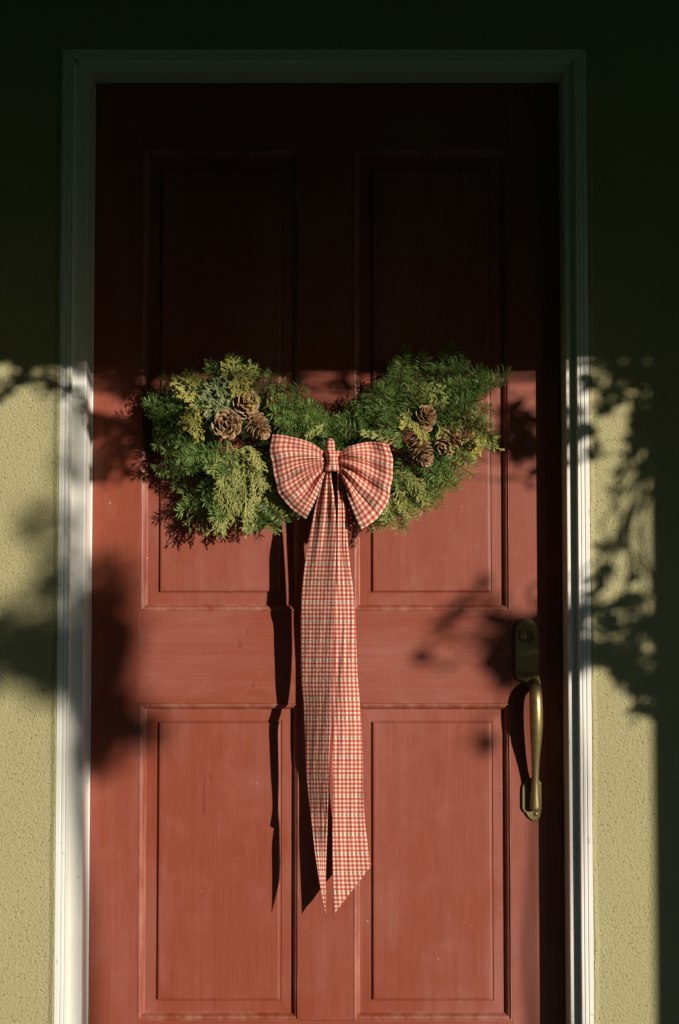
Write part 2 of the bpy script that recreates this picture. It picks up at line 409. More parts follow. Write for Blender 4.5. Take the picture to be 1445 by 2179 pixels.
# ------------------------------------------------------------ brass handle set
def outline_plate(pts, d0, d1, bev=.0022):
    """plate from a closed outline of photo pixels, with a sloped rim"""
    me = MB(); n = len(pts); c = [sum(p[0] for p in pts)/n, sum(p[1] for p in pts)/n]
    vs = []
    for (k, d) in ((1.0, d0), (1.0, d1-bev), (.955, d1-.0006), (.90, d1)):
        for (x, y) in pts:
            vs.append(P(c[0]+(x-c[0])*k, c[1]+(y-c[1])*(k if k == 1 else 1-(1-k)*.45), d))
    fs = []
    for r in range(3):
        for i in range(n):
            j = (i+1) % n; fs.append((r*n+i, r*n+j, (r+1)*n+j, (r+1)*n+i))
    fs.append(tuple(3*n+i for i in range(n)))
    me.add(vs, fs); return me
def handle():
    h = bpy.data.objects.new('door_handle', None); COL.objects.link(h); h.parent = door
    h.location = P(1140, 1600) - door.location; h.empty_display_size = .05
    # top escutcheon: round headed plate that necks in above the grip
    pts = []
    for k in range(17):
        a = math.pi*k/16; pts.append((1121.5-25.5*math.cos(a), 1345-29*math.sin(a)))
    pts += [(1147.5,1360),(1148,1400),(1147,1430),(1149,1446),(1151,1456),(1149,1464),(1140,1467),(1128,1466),(1122,1459),(1112,1450),(1101,1445),(1096,1430),(1095,1400),(1095.5,1360)]
    outline_plate(pts, -.001, .0085).build('escutcheon', BRASS, h)
    # cylinder lock
    mb = MB(); c = P(1122, 1352, .008); vs = []
    for (r, d) in ((.0165,.007),(.0165,.012),(.0150,.0145),(.0112,.0150),(.0108,.0138),(.0,.0138)):
        for k in range(24):
            a = 2*math.pi*k/24; vs.append((c.x+r*math.cos(a), -d, c.z+r*math.sin(a)))
    mb.add(vs, [(i*24+k, i*24+(k+1)%24, (i+1)*24+(k+1)%24, (i+1)*24+k) for i in range(5) for k in range(24)])
    mb.build('lock_cylinder', BRASS, h, True)
    mb = MB(); mb.box(c.x-.0009, c.x+.0009, -.0143, -.012, c.z-.0045, c.z+.0045); mb.build('keyhole', CORE, h)
    # thumb piece
    mb = MB(); path = [(1128,1440,.006),(1131,1436,.016),(1134,1434,.026),(1137,1437,.034)]
    vs = []; wd = [.0055,.0075,.0125,.0085]
    for (x, y, d), w in zip(path, wd):
        p = P(x, y, d)
        vs += [p+Vector((-w,0,.0016)), p+Vector((w,0,.0016)), p+Vector((w,0,-.0014)), p+Vector((-w,0,-.0014))]
    fs = [(0,3,2,1),(12,13,14,15)]
    for i in range(3):
        for j in range(4): fs.append((i*4+j, i*4+(j+1)%4, i*4+4+(j+1)%4, i*4+4+j))
    mb.add(vs, fs); bevel(mb.build('thumb_latch', BRASS, h, False), .001)
    # grip
    tab = [(0,1137,1452,.004,10.5),(1,1138,1458,.016,11.5),(2,1139,1466,.030,13),(3,1140,1480,.0385,13.5),(4,1141,1505,.0425,14),(5,1141.5,1540,.0420,13.6),
           (6,1141,1575,.0370,11.6),(7,1140,1610,.0300,9.0),(8,1139.5,1640,.0240,7.6),(9,1139,1665,.0190,8.0),(10,1138.5,1690,.0155,9.6),(11,1138.5,1708,.013,11.4),(12,1138.5,1719,.0115,12),(13,1138.5,1723,.0105,9)]
    pts = []; rad = []
    for i in range(66):
        x, y, d, r = catmull(tab, i*.2); pts.append(P(x, y, d)); rad.append(r*PX)
    mb = MB(); mb.tube(pts, rad, 20); mb.build('grip', BRASS, h, True)
    # lower plate with ogee ends
    pts = [(1121,1659),(1130,1655),(1144,1655),(1149,1662),(1153,1668),(1154,1680),(1154,1722),(1151,1727),(1150.5,1733),(1148,1741),(1142,1746.5),(1134,1746.5),(1127,1742),(1121,1735),(1119,1730.5),(1114,1727),(1110.5,1720),(1110.5,1680),(1112,1670),(1117,1665)]
    outline_plate(pts, -.001, .0060).build('lower_plate', BRASS, h)
    mb = MB(); c = P(1140.5, 1732, .0062); vs = []
    for (r, d) in ((.0042,.0055),(.0042,.0068),(.0030,.0076),(0,.0079)):
        for k in range(14):
            a = 2*math.pi*k/14; vs.append((c.x+r*math.cos(a), -d, c.z+r*math.sin(a)))
    mb.add(vs, [(i*14+k, i*14+(k+1)%14, (i+1)*14+(k+1)%14, (i+1)*14+k) for i in range(3) for k in range(14)])
    mb.build('screw', BRASS, h, True)
handle()

# ------------------------------------------------------------ evergreen swag
swag = thing('evergreen_swag', 'crescent shaped swag of fir and cedar sprigs hanging on the red door', 'swag', P(705, 930, 0))
def needle(mb, p, dirv, L, w, nrm, t0, t1, curve=.15):
    """slim folded needle, slightly bent"""
    side = dirv.cross(nrm)
    if side.length < 1e-4: side = dirv.orthogonal()
    side.normalize(); up = side.cross(dirv).normalized()
    m = p+dirv*(L*.55)+up*(L*curve*.4); tip = p+dirv*L+up*(L*curve)
    n = len(mb.v)
    mb.v += [tuple(p), tuple(m-side*w-up*w*.5), tuple(m+up*w*.6), tuple(m+side*w-up*w*.5), tuple(tip)]
    mb.f += [(n,n+2,n+1),(n,n+3,n+2),(n+1,n+2,n+4),(n+2,n+3,n+4)]
    mb.col += [(t0,t0,t0,1), (t0,t0,t0,1), ((t0+t1)/2,)*3+(1,), (t0,t0,t0,1), (t1,t1,t1,1)]
def bez(a, b, c, t): return a*((1-t)**2)+b*(2*t*(1-t))+c*(t*t)
def fir_sprig(a, tip, rnd, nl=.017,  dens=1.0, side_twigs=0, bend=None, wn_=.00095):
    a = Vector(a); tip = Vector(tip); L = (tip-a).length
    mid = (a+tip)/2 + (bend if bend is not None else Vector((rnd.gauss(0,.06), rnd.gauss(-.05,.05), rnd.gauss(.03,.06)))*L)
    mb = MB(); tw = MB()
    def strand(a, mid, tip, L, scale):
        n = int(L*1000*1.05*dens)
        ph = rnd.random()*6.28; base_t = rnd.uniform(.0, .3)
        N = 12; pts = [bez(a, mid, tip, i/N) for i in range(N+1)]
        tw.tube(pts, [.0016*scale*(1-.55*i/N) for i in range(N+1)], 5)
        for i in range(n):
            t = (i+rnd.random())/n
            p = bez(a, mid, tip, t); tg = (bez(a, mid, tip, min(1, t+.02))-bez(a, mid, tip, max(0, t-.02))).normalized()
            s1 = tg.cross(Vector((0,-1,0.2)));  s1 = s1.normalized() if s1.length > .1 else Vector((1,0,0))
            s2 = tg.cross(s1).normalized()
            if s2.y > 0: s2 = -s2                                   # toward the front
            an = rnd.choice((-1,1))*rnd.gauss(1.25,.32) if rnd.random() < .68 else rnd.uniform(-1.6, 1.6)   # mostly combed to both sides
            out = s2*math.cos(an)+s1*math.sin(an)
            lean = rnd.uniform(.40, .70) + .5*sm((t-.86)/.14)*1.6
            d = (out+tg*lean+Vector((rnd.gauss(0,.09), rnd.gauss(0,.09), rnd.gauss(0,.09)))).normalized()
            l = nl*scale*rnd.uniform(.78, 1.15)*(.75+.25*sm(t*4))*(1-.25*sm((t-.85)/.15))
            tt = base_t + .22*t + rnd.uniform(-.08,.08)
            needle(mb, p, d, l, wn_, out, tt, tt+.42, rnd.uniform(.05,.32))
    strand(a, mid, tip, L, 1)
    for k in range(side_twigs):
        t = rnd.uniform(.25, .75); p = bez(a, mid, tip, t); tg = (tip-a).normalized()
        s1 = tg.cross(Vector((0,-1,0))).normalized()*(1 if k % 2 else -1)
        l2 = L*rnd.uniform(.32,.5); d = (tg*.75+s1*.6+Vector((0,rnd.gauss(-.1,.15),0))).normalized()
        strand(p, p+d*l2*.5+Vector((0,-.004,.002)), p+d*l2, l2, .88)
    o = mb.build('fir_sprig', FIR, swag); tw.build('twig', TWIG, o)
    return o
def cedar_frond(a, tip, rnd, mat, name='cedar_frond', droop=.25, nb=13, thick=.0011, buds=False, berries=False, spread=.6, blen=.42):
    a = Vector(a); tip = Vector(tip); L = (tip-a).length
    mid = (a+tip)/2 + Vector((rnd.gauss(0,.06), -abs(rnd.gauss(.08,.05)), droop*.5+rnd.gauss(0,.04)))*L
    mb = MB(); bb = MB(); base_t = rnd.uniform(0,.35)
    def strand(pts, r0, tint):
        m = len(pts); mb.tube(pts, [r0*(1-.45*i/(m-1))*(1.12 if i % 2 else .92) for i in range(m)], 4, [(tint+.3*i/(m-1),)*3+(1,) for i in range(m)])
    def blob(p, r, d, col):
        d = d.normalized(); s1 = d.orthogonal().normalized(); s2 = d.cross(s1); vs = [p-d*r*.8]
        for (k, rr) in ((-.1,.9),(.6,.8)):
            for j in range(5):
                an = j*1.2566; vs.append(p+d*r*k*1.6+(s1*math.cos(an)+s2*math.sin(an))*r*rr)
        vs.append(p+d*r*1.9)
        fs = [(0,1+(j+1)%5,1+j) for j in range(5)]+[(1+j,1+(j+1)%5,6+(j+1)%5,6+j) for j in range(5)]+[(6+j,6+(j+1)%5,11) for j in range(5)]
        bb.add(vs, fs, (col,col,col,1))
    N = 9; strand([bez(a, mid, tip, i/N) for i in range(N+1)], thick*1.25, base_t)
    for i in range(nb):
        t = .12+.86*(i+rnd.random()*.6)/nb; p = bez(a, mid, tip, t)
        tg = (bez(a, mid, tip, min(1,t+.03))-bez(a, mid, tip, max(0,t-.03))).normalized()
        s1 = tg.cross(Vector((rnd.gauss(0,.25),-1,rnd.gauss(0,.25)))).normalized()*(1 if i % 2 else -1)
        l = L*blen*(1-.55*t)*rnd.uniform(.75,1.2)
        d = (tg*(1.15-spread*.5)+s1*spread+Vector((rnd.gauss(0,.12), rnd.gauss(-.05,.18), rnd.gauss(-.05,.12)))).normalized()
        g_ = Vector((0,0,-1))*droop*l*.35
        p2 = p+d*l+g_; m2 = p+d*l*.5+g_*.1
        ti = base_t+rnd.uniform(0,.3)
        strand([bez(p, m2, p2, k/5) for k in range(6)], thick, ti)
        if buds and rnd.random() < .8: blob(p2, .0019*rnd.uniform(.8,1.25), d, rnd.random())
        for j in range(rnd.randint(3,5)):
            tt = rnd.uniform(.25,.92); pp = bez(p, m2, p2, tt); sg = 1 if j % 2 else -1
            s3 = d.cross(Vector((rnd.gauss(0,.3),-1,rnd.gauss(0,.3)))).normalized()*sg
            dd = (d*.9+s3*.6+Vector((0,rnd.gauss(-.05,.2),-.1))).normalized(); ll = l*rnd.uniform(.25,.48)*(1.1-.4*tt)
            strand([pp, pp+dd*ll*.5, pp+dd*ll+g_*.3], thick*.82, ti+.15)
            if buds and rnd.random() < .65: blob(pp+dd*ll+g_*.3, .0017*rnd.uniform(.8,1.3), dd, rnd.random())
            if berries and rnd.random() < .35: blob(pp+dd*ll*.6, .0021, dd, rnd.random())
    o = mb.build(name, mat, swag)
    if bb.v: bb.build('bud' if buds else 'berry', BUD if buds else BERRY, o)
    return o

rs = random.Random(21)
# hand placed fir sprigs: base px, tip px, depth at base and tip
FIRS = [
 # left cluster, outer silhouette
 (470,880,345,802,.05,.085), (450,900,308,856,.05,.08), (460,910,335,905,.05,.07), (480,870,395,795,.06,.09), (500,860,445,768,.07,.10),
 (510,850,492,757,.07,.11), (520,860,540,775,.07,.10), (470,940,378,948,.07,.115), (500,950,382,975,.09,.125), (480,960,400,1000,.06,.09),
 (500,1000,430,1045,.05,.08), (520,1020,380,1090,.03,.05), (540,1050,436,1070,.06,.10), (560,1060,530,1120,.05,.07), (560,1060,608,1112,.08,.11),
 (560,1050,585,1125,.06,.09), (440,920,330,950,.03,.045), (470,1000,330,1000,.025,.04), (480,890,360,870,.06,.10), (430,880,375,830,.07,.11),
 (500,880,420,860,.09,.12), (470,850,410,820,.08,.115),
 # between the cones and the middle
 (560,860,580,795,.06,.09), (580,870,600,830,.07,.10), (590,900,645,818,.09,.12), (600,900,668,862,.09,.12), (600,910,690,885,.09,.115),
 (640,905,575,880,.10,.125), (650,925,590,905,.10,.13), (690,925,620,870,.08,.12), (700,920,660,885,.09,.125), (720,930,690,890,.06,.09),
 (650,900,640,830,.05,.08), (700,950,735,900,.07,.09), (720,940,705,890,.05,.07),
 # right cluster
 (800,920,762,842,.06,.09), (790,930,730,910,.09,.12), (810,920,765,880,.08,.11), (840,900,820,815,.06,.09), (850,880,862,742,.05,.09),
 (860,890,885,800,.07,.11), (870,880,905,755,.06,.09), (880,860,965,735,.06,.09), (900,850,985,765,.06,.10), (910,860,1000,820,.08,.12),
 (920,850,1030,785,.06,.10), (940,850,1086,788,.06,.10), (960,860,1065,815,.07,.11), (930,880,1010,850,.09,.125), (900,880,960,820,.09,.125),
 (850,900,890,830,.09,.13), (830,900,850,820,.10,.13), (810,900,790,820,.07,.11), (800,940,840,880,.10,.135), (780,920,830,850,.09,.12),
 (960,900,1045,870,.05,.08), (960,920,1040,900,.06,.09), (950,960,1000,985,.08,.12), (930,970,1005,1010,.08,.11), (900,1000,975,1040,.09,.125),
 (920,990,970,1030,.06,.09), (890,1010,935,1078,.07,.10), (860,1030,935,1060,.09,.12), (850,1040,905,1090,.08,.11), (840,1050,850,1125,.08,.11),
 (830,1060,800,1128,.06,.09), (850,1060,880,1100,.09,.12), (830,1060,828,1118,.10,.12), (880,980,930,1010,.10,.13), (860,980,850,1040,.10,.12),
 (900,960,960,990,.09,.12), (860,950,835,900,.10,.13), (870,960,850,910,.09,.13), (980,900,1055,950,.06,.10), (970,860,1030,850,.05,.08),
]
for (bx, by, tx, ty, d0, d1) in FIRS:
    fir_sprig(P(bx, by, d0), P(tx, ty, d1), rs, rs.uniform(.0190, .0225), 1.15, rs.choice((0, 0, 1)))
# fillers, flowing away from the two cores, kept inside the silhouette
OUT = [(312,850),(345,806),(392,796),(440,772),(484,762),(532,776),(548,802),(580,800),(604,834),(640,818),(662,852),(692,886),(724,884),(756,852),(764,836),(800,812),
       (860,760),(905,770),(965,745),(988,792),(1078,792),(1058,830),(1010,872),(1030,940),(1003,998),(972,1036),(930,1080),(850,1122),(792,1124),(760,1050),(650,1050),(606,1112),(588,1118),
       (480,1118),(440,1086),(390,1086),(432,1042),(384,958),(345,956),(316,900)]
def inside(x, y):
    c = False; j = len(OUT)-1
    for i in range(len(OUT)):
        xi, yi = OUT[i]; xj, yj = OUT[j]
        if (yi > y) != (yj > y) and x < (xj-xi)*(y-yi)/(yj-yi)+xi: c = not c
        j = i
    return c
cnt = 0
for (bx, by, tx, ty, d0, d1) in ((520,1000,438,988,.10,.128),(545,1010,606,1040,.09,.112),(500,1060,452,1096,.08,.105),(560,1080,540,1128,.07,.10),(500,960,470,1010,.11,.13),
        (470,940,360,985,.02,.035),(460,970,360,1010,.015,.03),(470,990,390,1050,.02,.04),(480,1010,400,1070,.03,.05),(440,930,330,930,.02,.03),(470,900,320,880,.02,.03),(500,1030,420,1085,.02,.03),
        (520,1040,470,1110,.02,.04),(560,1060,560,1120,.02,.04),(440,950,350,960,.04,.06),(430,900,330,870,.03,.05),(470,930,350,920,.05,.07),(840,930,880,980,.05,.07),(900,930,990,960,.04,.06),
        (930,930,1010,990,.03,.05),(880,980,940,1040,.03,.05),(860,1000,900,1080,.03,.05),(830,1010,840,1100,.03,.05),(950,890,1030,900,.03,.05),(700,960,640,920,.03,.05),(720,960,770,930,.03,.05)):
    fir_sprig(P(bx, by, d0), P(tx, ty, d1), rs, rs.uniform(.018, .0215), 1.2, rs.choice((0, 1, 1)))
while cnt < 250:
    x = rs.uniform(310, 1080); y = rs.uniform(750, 1120)
    if not inside(x, y): continue
    cx, cy = (530, 940) if x < 640 else (705, 990) if x < 760 else (850, 950)
    dx, dy = x-cx, y-cy; l = math.hypot(dx, dy)+1e-3; ang = math.atan2(dy, dx)+rs.gauss(0,.45)
    ln = rs.uniform(55, 95); tx, ty = x+math.cos(ang)*ln, y+math.sin(ang)*ln
    if not inside(tx, ty): continue
    dd = rs.uniform(.006, .050)*(1-.25*sm((l-80)/140))
    fir_sprig(P(x, y, dd), P(tx, ty, dd+rs.uniform(.005,.03)), rs, rs.uniform(.016,.0195), .95, 1)
    cnt += 1
# cedar: the drooping mop on the left, sprays elsewhere
for k in range(44):
    x = rs.uniform(462, 566); y = rs.uniform(928, 1050); an = rs.gauss(1.62, .55); ln = rs.uniform(55, 120)
    tx = x+math.cos(an)*ln; ty = min(1132, y+math.sin(an)*ln)
    if tx > 596: tx = 596
    d = rs.uniform(.060,.115); cedar_frond(P(x,y,d), P(tx,ty,d+rs.uniform(-.03,.02)), rs, CEDAR, droop=.3, nb=12, thick=.00095, spread=rs.uniform(.35,.75))
for (x, y, tx, ty, d0, d1) in ((560,970,600,1020,.10,.12),(555,1040,606,1090,.09,.10),(500,960,450,1010,.10,.13),(490,1000,462,1060,.11,.12),(530,950,560,1000,.13,.135),
        (480,830,500,765,.09,.12),(520,830,545,790,.09,.11),(500,840,535,775,.08,.12),(590,850,600,805,.08,.10),(560,870,605,838,.08,.10),
        (800,930,770,920,.11,.13),(850,940,795,925,.11,.13),(870,860,920,835,.10,.13),(880,850,945,828,.11,.13),(900,870,950,850,.10,.13),(860,840,915,820,.09,.13),
        (940,920,980,905,.09,.12),(930,900,955,960,.10,.12),(980,960,1010,930,.07,.09),(960,900,1040,900,.06,.09),(1000,900,1058,955,.07,.10),(990,890,1045,940,.06,.09),
        (840,1020,860,1090,.11,.125),(860,1010,905,1075,.11,.13),(880,1010,900,1060,.11,.13),(830,1040,820,1110,.10,.115),(850,1050,880,1105,.10,.12),(800,1060,790,1120,.06,.09),
        (850,1000,800,1060,.09,.10),(470,1060,430,1130,.04,.05),(500,1070,470,1135,.06,.08),(540,1070,520,1132,.08,.10),(450,1050,400,1120,.03,.045),(690,900,650,930,.11,.125),(840,1000,890,1040,.11,.135)):
    cedar_frond(P(x,y,d0), P(tx,ty,d1), rs, CEDAR, droop=.12, nb=11)
# incense cedar with yellow buds
for (x, y, tx, ty, d0, d1) in ((440,850,372,812,.09,.12),(445,840,395,800,.10,.125),(430,860,385,835,.10,.13),(430,840,400,890,.10,.13),(425,860,415,915,.10,.135),(420,850,385,905,.09,.12),
        (410,870,425,930,.10,.13),(480,800,520,830,.10,.13),(490,790,545,855,.11,.14),(500,800,500,840,.12,.14),(470,800,535,800,.09,.12),(490,820,480,770,.09,.12),(505,810,528,850,.12,.145),
        (870,870,860,910,.11,.135),(880,880,900,935,.12,.14),(860,870,885,915,.12,.14),(850,880,862,900,.11,.13),(1000,930,1015,970,.07,.09),(1010,905,1022,950,.08,.10)):
    cedar_frond(P(x,y,d0), P(tx,ty,d1), rs, CEDAR, 'budded_cedar_frond', .1, 12, .0011, True)
for (x, y, tx, ty, d0, d1) in ((470,870,450,815,.10,.13),(480,880,470,830,.11,.135),(460,870,430,840,.10,.125),(480,890,445,860,.11,.135),(470,860,490,815,.10,.13),(460,880,440,880,.11,.13),(465,880,480,850,.115,.135),(455,860,470,870,.12,.14),(440,840,470,810,.11,.13)):
    cedar_frond(P(x,y,d0), P(tx,ty,d1), rs, JUNI, 'juniper_frond', .05, 14, .0012, False, True, .8, .55)

# ------------------------------------------------------------ pine cones
def scale_mesh():
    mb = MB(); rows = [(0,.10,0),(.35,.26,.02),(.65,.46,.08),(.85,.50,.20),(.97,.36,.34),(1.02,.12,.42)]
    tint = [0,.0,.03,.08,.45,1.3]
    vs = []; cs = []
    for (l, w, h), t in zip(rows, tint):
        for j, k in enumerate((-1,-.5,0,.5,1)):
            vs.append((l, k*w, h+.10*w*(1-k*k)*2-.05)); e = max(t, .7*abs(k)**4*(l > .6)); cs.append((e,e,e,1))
    n0 = len(vs)
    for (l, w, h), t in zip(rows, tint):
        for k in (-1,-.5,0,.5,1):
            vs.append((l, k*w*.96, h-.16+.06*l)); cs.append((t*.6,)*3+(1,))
    fs = []
    for i in range(5):
        for j in range(4):
            a = i*5+j; fs.append((a,a+5,a+6,a+1)); a += n0; fs.append((a,a+1,a+6,a+5))
        fs.append((i*5,n0+i*5,n0+i*5+5,i*5+5)); fs.append((i*5+4,i*5+9,n0+i*5+9,n0+i*5+4))
    fs.append(tuple(range(25,30))+tuple(range(n0+29,n0+24,-1)))
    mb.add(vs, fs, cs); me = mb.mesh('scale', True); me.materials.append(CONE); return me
SCALE = scale_mesh()
def pine_cone(px, py, d, rpx, axis, length, n, label, openness=1.0):
    """axis points from the stalk end to the tip"""
    c = P(px, py, d); rr = rpx*PX; ax = Vector(axis).normalized()
    t = thing('pine_cone', label, 'pine cone', c, 'pine cones tucked into the swag')
    rot = ax.to_track_quat('Z', 'Y'); t.rotation_mode = 'QUATERNION'; t.rotation_quaternion = rot
    L = length*rr
    mb = MB(); prof = [(0,.10),(.1,.36),(.35,.42),(.65,.33),(.9,.16),(1.0,.02)]; vs = []
    for (h, r) in prof:
        for k in range(10):
            a = k*.6283; vs.append((r*rr*math.cos(a), r*rr*math.sin(a), (h-.5)*L))
    mb.add(vs, [(i*10+k, i*10+(k+1)%10, (i+1)*10+(k+1)%10, (i+1)*10+k) for i in range(5) for k in range(10)])
    o = bpy.data.objects.new('core', mb.mesh('core', True)); o.data.materials.append(CORE); COL.objects.link(o); o.parent = t
    rnd = random.Random(int(px*7+py))
    for i in range(n):
        f = (i+.5)/n; h = f**.85; a = i*2.39996
        env = (math.sin(min(1, .12+h*1.05)*math.pi)**.55) if h < .5 else (1-((h-.5)/.52)**2.0)**.6 if h < 1.02 else .1
        env = max(.22, min(1, env))
        tilt = (-.35+1.5*h*openness)*1.0                       # base scales droop back, tip scales point forward
        ln = rr*(.30+.70*env)
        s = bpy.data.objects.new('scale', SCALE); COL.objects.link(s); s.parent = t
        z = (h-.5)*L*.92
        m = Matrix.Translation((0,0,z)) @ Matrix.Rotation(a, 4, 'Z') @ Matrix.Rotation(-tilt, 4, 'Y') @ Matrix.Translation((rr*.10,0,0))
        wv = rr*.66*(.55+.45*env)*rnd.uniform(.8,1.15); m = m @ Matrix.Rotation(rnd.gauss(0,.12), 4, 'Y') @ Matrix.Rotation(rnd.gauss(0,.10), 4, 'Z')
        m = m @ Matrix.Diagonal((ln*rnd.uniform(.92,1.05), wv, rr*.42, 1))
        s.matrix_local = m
    return t
pine_cone(482, 903, .132, 29.5, (-.12,-1,-.10), 1.0, 44, 'large open pine cone facing outward, lowest of the three left of the bow', 1.0)
pine_cone(524, 860, .122, 26.5, (.30,-1,.30), 1.2, 52, 'open brown pine cone under yellow buds, topmost of the three left of the bow', 1.0)
pine_cone(546, 905, .128, 24, (.60,-.40,-.70), 1.9, 60, 'pointed pine cone lying sideways beside the upper corner of the left bow loop', .85)
pine_cone(903, 893, .126, 23.5, (.25,-.75,.6), 1.7, 54, 'sunlit brown pine cone under yellow buds, topmost of the three right of the bow', .85)
pine_cone(896, 958, .122, 22.5, (.40,-.35,-.85), 2.3, 70, 'striped pine cone hanging tip down, lowest of the three right of the bow', .85)
pine_cone(953, 942, .105, 24, (-.45,-.6,-.55), 1.6, 48, 'dark half shaded pine cone, the one farthest right on the swag', .85)

# ------------------------------------------------------------ gingham bow
bow = thing('ribbon_bow', 'red and cream gingham ribbon bow with two long tails on the swag', 'bow', P(706, 985, .13))
def grid_mesh(name, nu, nv, fn, parent, thick=.0009):
    """fn(i/nu, j/nv) -> (point, u, v)"""
    vs = []; uv = []
    for i in range(nu+1):
        for j in range(nv+1):
            p, u, v = fn(i/nu, j/nv); vs.append(tuple(p)); uv.append((u, v))
    fs = []
    for i in range(nu):
        for j in range(nv):
            a = i*(nv+1)+j; fs.append((a, a+1, a+nv+2, a+nv+1))
    me = bpy.data.meshes.new(name); me.from_pydata(vs, [], fs); ul = me.uv_layers.new(name='UVMap')
    for l in me.loops: ul.data[l.index].uv = uv[l.vertex_index]
    me.shade_smooth(); o = link(name, me, GING, parent)
    if thick:
        m = o.modifiers.new('thickness', 'SOLIDIFY'); m.thickness = thick; m.offset = 0
    return o
def poly(pts, t):
    """point at fraction t of a polyline, by length, smoothed"""
    ls = [0]
    for a, b in zip(pts, pts[1:]): ls.append(ls[-1]+math.hypot(b[0]-a[0], b[1]-a[1]))
    return catmull([(l, *p) for l, p in zip(ls, pts)], t*ls[-1])
def loop(edge, top, bot, knot0, knot1, dprof, pleats, label_seed, wid):
    rnd = random.Random(label_seed)
    def pt(s, a, back):
        K = (knot0[0]+(knot1[0]-knot0[0])*a, knot0[1]+(knot1[1]-knot0[1])*a)
        E = poly(edge, a); Tp = poly(top, s); Bp = poly(bot, s)
        lin0 = (knot0[0]+(edge[0][0]-knot0[0])*s, knot0[1]+(edge[0][1]-knot0[1])*s)
        lin1 = (knot1[0]+(edge[-1][0]-knot1[0])*s, knot1[1]+(edge[-1][1]-knot1[1])*s)
        x = K[0]*(1-s)+E[0]*s + (Tp[0]-lin0[0])*(1-a)+(Bp[0]-lin1[0])*a
        y = K[1]*(1-s)+E[1]*s + (Tp[1]-lin0[1])*(1-a)+(Bp[1]-lin1[1])*a
        return x, y
    L = .098
    def fn(q, a):
        # q: 0 knot, .55 fold, 1 back at the knot behind
        if q < .55: s = (q/.55); back = 0
        else: s = 1-(q-.55)/.45; back = 1
        x, y = pt(s, a, back)
        d = dprof(s, a)
        x += sm((s-.4)/.6)*(1.6*math.sin(a*13+label_seed)+.8*math.sin(a*29+label_seed*2)); y += s*(1.2*math.sin(s*9+a*7+label_seed))
        if back: d = d - .046*math.sin(math.pi*min(1, s*.98+.02))**.6 - .004
        else:
            roundoff = 1-math.sqrt(max(0, 1-((s-.86)/.14)**2)) if s > .86 else 0
            d -= .018*roundoff
            pl = 0
            for (ac, w, am) in pleats:
                k = (a-ac)/(w*(.55+.6*s)); pl += am*math.exp(-k*k)*(sm(s*5))*(1-.85*sm((s-.30)/.6))
            d += pl
            d += .0018*math.sin(a*31+4*math.sin(a*5+label_seed)+s*2.5)*(1-sm(s*1.6))+.0022*math.sin(a*9+label_seed+s*5)*math.sin(s*7+a*4)*sm(s*2)
        return P(x, y, d), (s*L if not back else L*2-s*L), a*wid
    return grid_mesh('bow_loop', 60, 84, fn, bow)
PLL = [(.08,.06,.005),(.30,.05,.012),(.41,.03,-.009),(.53,.045,.012),(.62,.022,-.009),(.70,.03,.009),(.80,.022,-.010),(.90,.05,.010)]
loop([(580,925),(577,950),(579,985),(584,1014),(592,1041),(604,1064),(620,1083),(637,1096),(652,1104)],
     [(694,966),(668,946),(640,934),(610,928),(580,925)], [(695,1000),(685,1025),(673,1060),(662,1085),(652,1104)],
     (694,966), (695,1000), lambda s, a: .112+.028*math.sin(math.pi*min(1, .15+s*.62))*(.7+.3*math.sin(math.pi*a))+.006*(1-a)*s, PLL, 3, .1504)
PLR = [(.07,.05,.005),(.20,.06,.016),(.335,.028,-.012),(.45,.045,.016),(.56,.025,-.011),(.68,.05,.012),(.79,.022,-.010),(.90,.05,.010)]
loop([(829,944),(833,965),(835,1000),(833,1036),(825,1068),(808,1094),(788,1115),(769,1125)],
     [(719,966),(742,951),(770,943),(800,941),(829,944)], [(720,1000),(732,1030),(744,1068),(756,1098),(769,1125)],
     (719,966), (720,1000), lambda s, a: .120-.014*math.sin(math.pi*sm((s-.25)/.75))*(1-.4*a)+.018*s+.010*math.sin(math.pi*min(1,s*1.6)), PLR, 5, .1504)
# knot: wrapped band, and the small loop standing above it
def knot_fn(i, j):
    a = (i-.5)*math.pi*1.25; wx = 15.2+2.0*math.cos(j*math.pi*2+.4)+.9*math.sin(i*9+j*4)
    y = 958+46*j+2.2*math.sin(i*3.1)*(1-j)-1.5*math.sin(i*2.6)*j; d = .118+.024*math.cos(a)+.0025*math.sin(j*math.pi)+.0022*math.sin(i*19+j*2.5)*(.5+.5*math.cos(j*6.28))
    return P(706.5+wx*math.sin(a)*(1.0-.06*math.sin(math.pi*j)), y, d), i*.055, j*.044
grid_mesh('knot', 32, 22, knot_fn, bow)
def nub_fn(i, j):
    a = (i-.5)*math.pi*1.5; w = 9.8*min(1, (.08+2.6*j)**.5)*(1-.12*sm((j-.6)*2.5))*(1+.06*math.sin(j*7+i*2))
    return P(703+w*math.sin(a), 933+31*j, .112+.010*math.cos(a)*(.5+.5*sm(j*3))+.004*j), i*.035, j*.034
grid_mesh('knot_loop', 20, 16, nub_fn, bow)
